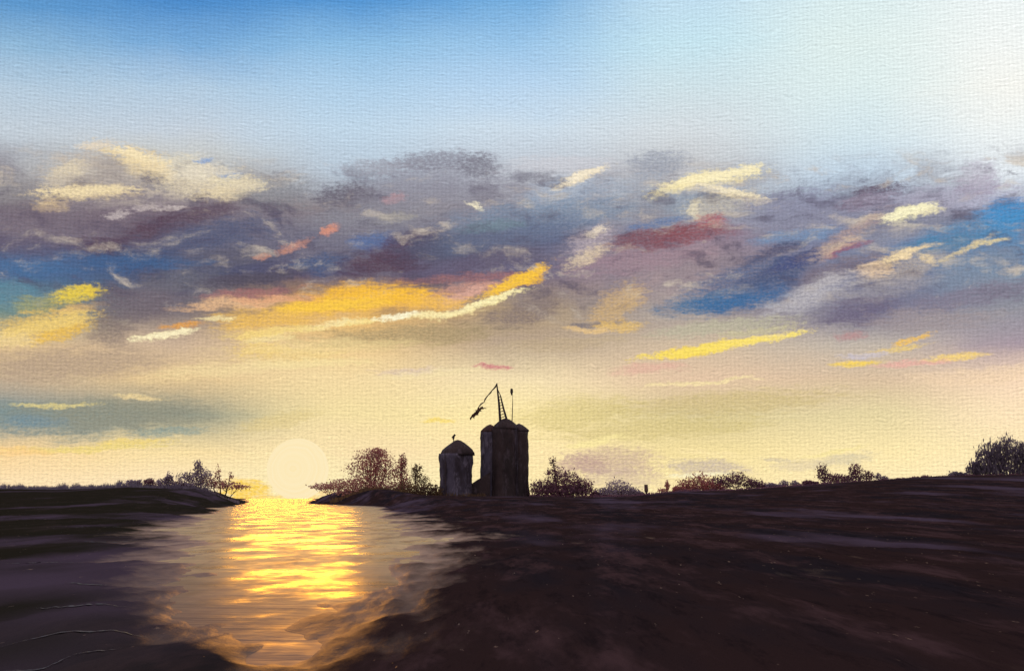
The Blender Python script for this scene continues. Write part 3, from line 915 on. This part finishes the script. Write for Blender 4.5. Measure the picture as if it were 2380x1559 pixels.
def plant(name, cat, label, group, px, d, lobes, leaf, n, size, seed, stems=None, upright=0.0, stretch=2.0, twigs=14):
    """lobes: (px, py, half width, half height, weight) of the crown on the sheet; leaves are spread through their volume."""
    rnd = random.Random(seed)
    o_ = spot(px, d)
    m = d / FPX
    root = thing(name, label, cat, o_, group)
    L = []
    for (lx, ly, rx, ry, w) in lobes:
        L.append((Vector(((lx - px) * m, 0, EYE + (HOR - ly) * m - o_.z)), rx * m, ry * m, w))
    wsum = sum(l[3] for l in L)
    # woody parts
    bm = bmesh.new()
    for i, (c, rx, rz, w) in enumerate(L):
        foot = Vector((c.x * .35 + rnd.uniform(-.4, .4), rnd.uniform(-.5, .5), -.4))
        tube(bm, [(0, 0, -.5), (foot.x, foot.y, -.35)], .12, 5)
        top = c + Vector((rnd.uniform(-.2, .2) * rx, rnd.uniform(-.3, .3) * rx, .35 * rz))
        mid = foot.lerp(top, .5) + Vector((rnd.uniform(-.2, .2) * rx, 0, 0))
        r0 = min(.24, .024 * (top.z - foot.z) + .05)
        tube(bm, [foot, mid, top], [r0, r0 * .65, r0 * .25], 6)
        for k in range(max(2, int(twigs * w / wsum))):
            t0 = rnd.uniform(.3, 1)
            s0 = foot.lerp(mid, t0 * 2) if t0 < .5 else mid.lerp(top, t0 * 2 - 1)
            a = rnd.uniform(0, 2 * pi)
            rr_ = rnd.uniform(.55, 1.08)
            e = c + Vector((cos(a) * rx * rr_, rnd.uniform(-.6, .6) * rx, abs(sin(a)) * rz * rr_))
            if upright:
                e = e.lerp(Vector((s0.x + (e.x - s0.x) * .4, e.y, e.z + .3 * rz)), upright)
            mm = s0.lerp(e, .5) + Vector((rnd.uniform(-.3, .3), rnd.uniform(-.3, .3), .12 * rz))
            tube(bm, [s0, mm, e], [.06, .045, .03], 4, False)
    obj('trunk', bm, bark, root)
    # crown
    bm = bmesh.new()
    for k in range(int(n * 1.9)):
        u = rnd.random() * wsum
        for (c, rx, rz, w) in L:
            u -= w
            if u <= 0:
                break
        a, ph = rnd.uniform(0, 2 * pi), math.acos(rnd.uniform(-1, 1))
        rr_ = rnd.random() ** .42 * rnd.choice((1, 1, 1, 1.0, 1.1, 1.32))
        p = c + Vector((cos(a) * sin(ph) * rx * rr_, sin(a) * sin(ph) * rx * .8 * rr_, cos(ph) * rz * rr_))
        hole = mnoise.noise(p * (3.4 / max(.8, min(rx, rz))) + Vector((seed, 0, 0)))
        if hole > .08 and rnd.random() < .85:
            continue
        if p.z < -.2:
            continue
        s = size * rnd.uniform(.4, 1.15)
        ax = Vector((rnd.gauss(0, 1), rnd.gauss(0, 1), rnd.gauss(0, 1)))
        if upright:
            ax = ax.lerp(Vector((rnd.gauss(0, .25), 0, 1)) * 1.6, upright)
        ax.normalize()
        sd2 = ax.cross(Vector((rnd.gauss(0, 1), rnd.gauss(0, 1), rnd.gauss(0, 1))))
        if sd2.length < 1e-3:
            continue
        sd2.normalize()
        h_, w_ = ax * s * stretch * .5, sd2 * s * .5
        vs = [bm.verts.new(p - h_), bm.verts.new(p + w_), bm.verts.new(p + h_), bm.verts.new(p - w_)]
        bm.faces.new(vs)
    obj('crown', bm, leaf, root)
    return root


G_L, G_C, G_R = 'shrubs on the far left bank', 'trees around the silos', 'shrubs along the right hill crest'
# left bank
plant('shrub', 'shrub', 'small grey tuft of a shrub, leftmost on the left bank', G_L, 316, 396,
      [(310, 1122, 14, 7, 1), (326, 1124, 10, 9, 1)], L_lilac, 500, .34, 1, upright=.4)
plant('shrub', 'shrub', 'low round plum shrub between the grey tuft and larger shrubs', G_L, 352, 397,
      [(352, 1124, 14, 13, 1)], L_plum, 420, .36, 2)
plant('shrub', 'shrub', 'pointed lilac shrub just left of the tall spiky one', G_L, 388, 396,
      [(380, 1124, 14, 12, 1), (396, 1117, 12, 17, 1.4)], L_lilac, 800, .36, 3, upright=.3)
plant('shrub', 'shrub', 'tallest spiky lilac shrub on the left bank', G_L, 462, 398,
      [(464, 1088, 11, 20, .8), (440, 1110, 28, 14, 1.2), (476, 1108, 22, 19, 1.2), (455, 1127, 50, 11, 1.5)], L_lilac, 1500, .38, 4, upright=.25, twigs=40)
plant('shrub', 'shrub', 'thin twiggy brown shrub on the right tip of left bank', G_L, 520, 398,
      [(510, 1098, 8, 16, .35), (540, 1108, 8, 12, .3), (500, 1122, 30, 14, 1.5), (530, 1127, 36, 10, 1.6), (560, 1132, 26, 6, .9)], L_red, 800, .34, 5, upright=.1, twigs=40)
# middle
plant('tree', 'tree', 'tall rounded russet tree between the sun and silos', G_C, 866, 402,
      [(868, 1066, 46, 22, 2.2), (850, 1090, 52, 20, 1.6), (892, 1092, 40, 26, 1.6), (880, 1052, 20, 12, .7), (868, 1114, 56, 20, 1.8)],
      L_red, 3000, .36, 6, twigs=60)
plant('shrub', 'shrub', 'low rose shrub trailing along the bank toward the sun', G_C, 790, 400,
      [(758, 1131, 36, 8, 1), (800, 1127, 40, 15, 1.4), (846, 1127, 46, 18, 1.6), (900, 1132, 50, 14, 1.4), (820, 1142, 70, 10, 1)], L_rose, 2600, .38, 7, twigs=30)
plant('tree', 'tree', 'slender russet sapling right of the rounded russet tree', G_C, 936, 401,
      [(937, 1074, 10, 18, .8), (932, 1102, 22, 22, 1.2), (940, 1130, 26, 18, 1.2)], L_red, 1100, .34, 8, upright=.3, twigs=30)
plant('tree', 'tree', 'thin leafless looking sapling nearest the small silo', G_C, 972, 401,
      [(970, 1096, 14, 18, .8), (976, 1122, 30, 22, 1.2)], L_olive, 700, .32, 9, upright=.2, twigs=34)
plant('shrub', 'shrub', 'olive brown thicket at the foot of the small silo', G_C, 968, 392,
      [(945, 1140, 34, 18, 1.3), (990, 1140, 34, 20, 1.5), (1014, 1146, 18, 16, .8)], L_olive, 1500, .38, 10, twigs=30)
# right hill
plant('shrub', 'shrub', 'large dark plum shrub beside the tall silo', G_R, 1304, 398,
      [(1264, 1136, 34, 22, 1.6), (1310, 1124, 44, 30, 2.4), (1350, 1134, 28, 22, 1.6), (1305, 1142, 70, 14, 2.6), (1288, 1098, 20, 14, .4), (1284, 1074, 9, 12, .1)],
      L_plum, 6000, .36, 11, twigs=50)
plant('shrub', 'shrub', 'low hazy lilac shrub between large plum shrub and the post', G_R, 1432, 400,
      [(1400, 1144, 24, 10, 1), (1434, 1134, 30, 19, 1.5), (1464, 1144, 24, 12, 1), (1434, 1147, 54, 8, 1.4)], L_lilac, 2100, .36, 12, twigs=26)
plant('shrub', 'shrub', 'tiny orange curled plant right of the wooden post', G_R, 1550, 400,
      [(1549, 1130, 6, 13, 1), (1536, 1139, 12, 5, .6)], L_rose, 240, .34, 13, upright=.6, twigs=8)
plant('shrub', 'shrub', 'reddish shrub right of the orange plant, left end of the long clump', G_R, 1610, 401,
      [(1592, 1128, 24, 14, 1), (1626, 1120, 30, 20, 1.5), (1608, 1136, 40, 8, 1)], L_red, 1500, .36, 14, twigs=34)
plant('shrub', 'shrub', 'plum shrub forming the right end of the long clump', G_R, 1706, 401,
      [(1672, 1122, 30, 16, 1.2), (1712, 1116, 32, 20, 1.5), (1750, 1126, 26, 12, 1), (1772, 1131, 20, 7, .5)], L_plum, 2200, .36, 15, twigs=40)
plant('shrub', 'shrub', 'pair of low grey tufts left of the brown bush', G_R, 1832, 401,
      [(1818, 1124, 12, 8, 1), (1844, 1125, 12, 7, 1)], L_lilac, 420, .34, 16, upright=.4)
plant('shrub', 'shrub', 'brown bush with two upright points on the right crest', G_R, 1956, 401,
      [(1908, 1100, 14, 20, 1), (1934, 1112, 34, 12, 1.2), (1985, 1098, 18, 20, 1.2), (1965, 1114, 44, 10, 1.4), (2014, 1106, 14, 12, .7)],
      L_plum, 2100, .36, 17, upright=.35, twigs=50)
plant('shrub', 'shrub', 'small grey sprig right of the brown bush', G_R, 2044, 401,
      [(2036, 1108, 10, 9, 1), (2052, 1112, 9, 6, 1)], L_lilac, 300, .34, 18, upright=.4)
plant('tree', 'tree', 'broad bristling slate tree left of the frame edge', G_R, 2308, 402,
      [(2262, 1090, 20, 18, .9), (2298, 1066, 34, 38, 2.2), (2336, 1058, 34, 42, 2.2), (2310, 1094, 60, 16, 1.5)], L_slate, 4200, .36, 19, upright=.75, stretch=3.2, twigs=80)
plant('tree', 'tree', 'dark bristling slate tree cut by the right frame edge', G_R, 2398, 402,
      [(2376, 1066, 24, 38, 1.5), (2410, 1060, 34, 44, 2.0), (2398, 1094, 50, 16, 1.4)], L_slate, 3400, .36, 20, upright=.75, stretch=3.2, twigs=60)

# low scrub filling the line of the crest
for si, (px_, hw, hh, lf, lab) in enumerate((
        (424, 22, 12, L_plum, 'low plum scrub between the pointed and the tallest lilac shrubs'),
        (1388, 16, 8, L_plum, 'low dark scrub at the right foot of the large plum shrub'),
        (1476, 16, 9, L_lilac, 'sparse lilac scrub just left of the wooden post'),
        (1576, 14, 8, L_red, 'small russet scrub between the orange plant and reddish shrub'),
        (1652, 26, 14, L_red, 'russet scrub in the middle of the long clump'),
        (1796, 18, 7, L_lilac, 'faint low scrub right of the long clump'),
        (1880, 16, 8, L_plum, 'low plum scrub left of the brown bush with two points'),
        (2226, 22, 8, L_slate, 'low slate scrub at the left foot of the bristling trees'))):
    yb = interp(CREST, px_)
    plant('scrub', 'scrub', lab, 'low scrub along the crest', px_, 399,
          [(px_ - hw * .4, yb - hh * .6, hw * .8, hh, 1), (px_ + hw * .5, yb - hh * .4, hw * .7, hh * .8, .8)], lf, 420 + 22 * hw, .34, 60 + si, upright=.25, twigs=14)

m_, T_ = material('still_water_film')
finish(T_, principled(T_, (0.085, 0.075, 0.082, 1), 0.6, 0.05))
runnel_mat = m_

# weathered post standing on the crest
bm = bmesh.new()
tube(bm, [(0, 0, -.8), (.05, 0, 1.2), (-.03, 0, 2.9)], [.62, .56, .5], 7)
pst = obj('wooden_post', bm, bark)
pst.location = spot(1500, 399)
tag(pst, 'short dark wooden post standing alone between two shrubs', 'post')

# grass along the crests
def grass(name, x0, x1, n, hmin, hmax, mat, seed, d0=RIDGE, spread=10):
    rnd = random.Random(seed)
    bm = bmesh.new()
    for k in range(n):
        px = rnd.uniform(x0, x1)
        p = spot(px, d0 + rnd.uniform(-spread, 2))
        h_ = rnd.uniform(hmin, hmax) * (.5 + .9 * abs(mnoise.noise(Vector((px * .03, seed, 0)))))
        w_ = rnd.uniform(.05, .14)
        ln = Vector((rnd.gauss(0, .22) * h_, rnd.gauss(0, .1) * h_, h_))
        a = bm.verts.new(p + Vector((-w_, 0, -.15)))
        b_ = bm.verts.new(p + Vector((w_, .04, -.15)))
        c_ = bm.verts.new(p + ln * .6 + Vector((w_ * .6, 0, 0)))
        e_ = bm.verts.new(p + ln)
        f_ = bm.verts.new(p + ln * .6 + Vector((-w_ * .6, 0, 0)))
        bm.faces.new((a, b_, c_, e_, f_))
    o = obj(name, bm, mat)
    o['kind'] = 'stuff'
    return o



# thin runnels of standing water crossing the dark flat on the left
RUNNELS = [[(-20, 1508), (90, 1480), (240, 1462), (360, 1451)], [(-20, 1560), (125, 1540), (215, 1505), (300, 1495)],
           [(100, 1411), (200, 1407), (310, 1392)], [(150, 1355), (250, 1350), (410, 1327)], [(100, 1228), (210, 1224), (300, 1221)],
           [(180, 1256), (280, 1252), (350, 1246)], [(20, 1310), (120, 1306), (190, 1300)]]
for ri, line in enumerate(RUNNELS):
    bm = bmesh.new()
    prev_ = None
    steps = 60
    for k in range(steps + 1):
        t = k / steps * (len(line) - 1)
        i_ = min(int(t), len(line) - 2)
        u = t - i_
        u = u * u * (3 - 2 * u) * .5 + u * .5
        px = line[i_][0] + (line[i_ + 1][0] - line[i_][0]) * u
        row = line[i_][1] + (line[i_ + 1][1] - line[i_][1]) * u
        y_ = FPX * (EYE - .2) / (row - HOR) + .12 * mnoise.noise(Vector((k * .35, ri, 0)))
        x_ = (px - W / 2) / FPX * y_
        w_ = (.012 + .0035 * y_ * (1 + mnoise.noise(Vector((k * .5, ri, 4))))) * sin(pi * (k + .4) / (steps + .8))
        cur = [bm.verts.new((x_, yy, height(x_, yy) + .012)) for yy in (y_ - w_, y_ + w_)]
        if prev_:
            bm.faces.new((prev_[0], cur[0], cur[1], prev_[1]))
        prev_ = cur
    o = obj('runnel', bm, runnel_mat)
    o['kind'] = 'structure'

grass('grass', -60, 560, 3600, .5, 2.4, L_slate, 31)
grass('grass', 1230, 2460, 5200, .25, 1.1, L_plum, 32)
grass('grass', 770, 1130, 1800, .4, 1.6, L_olive, 33)
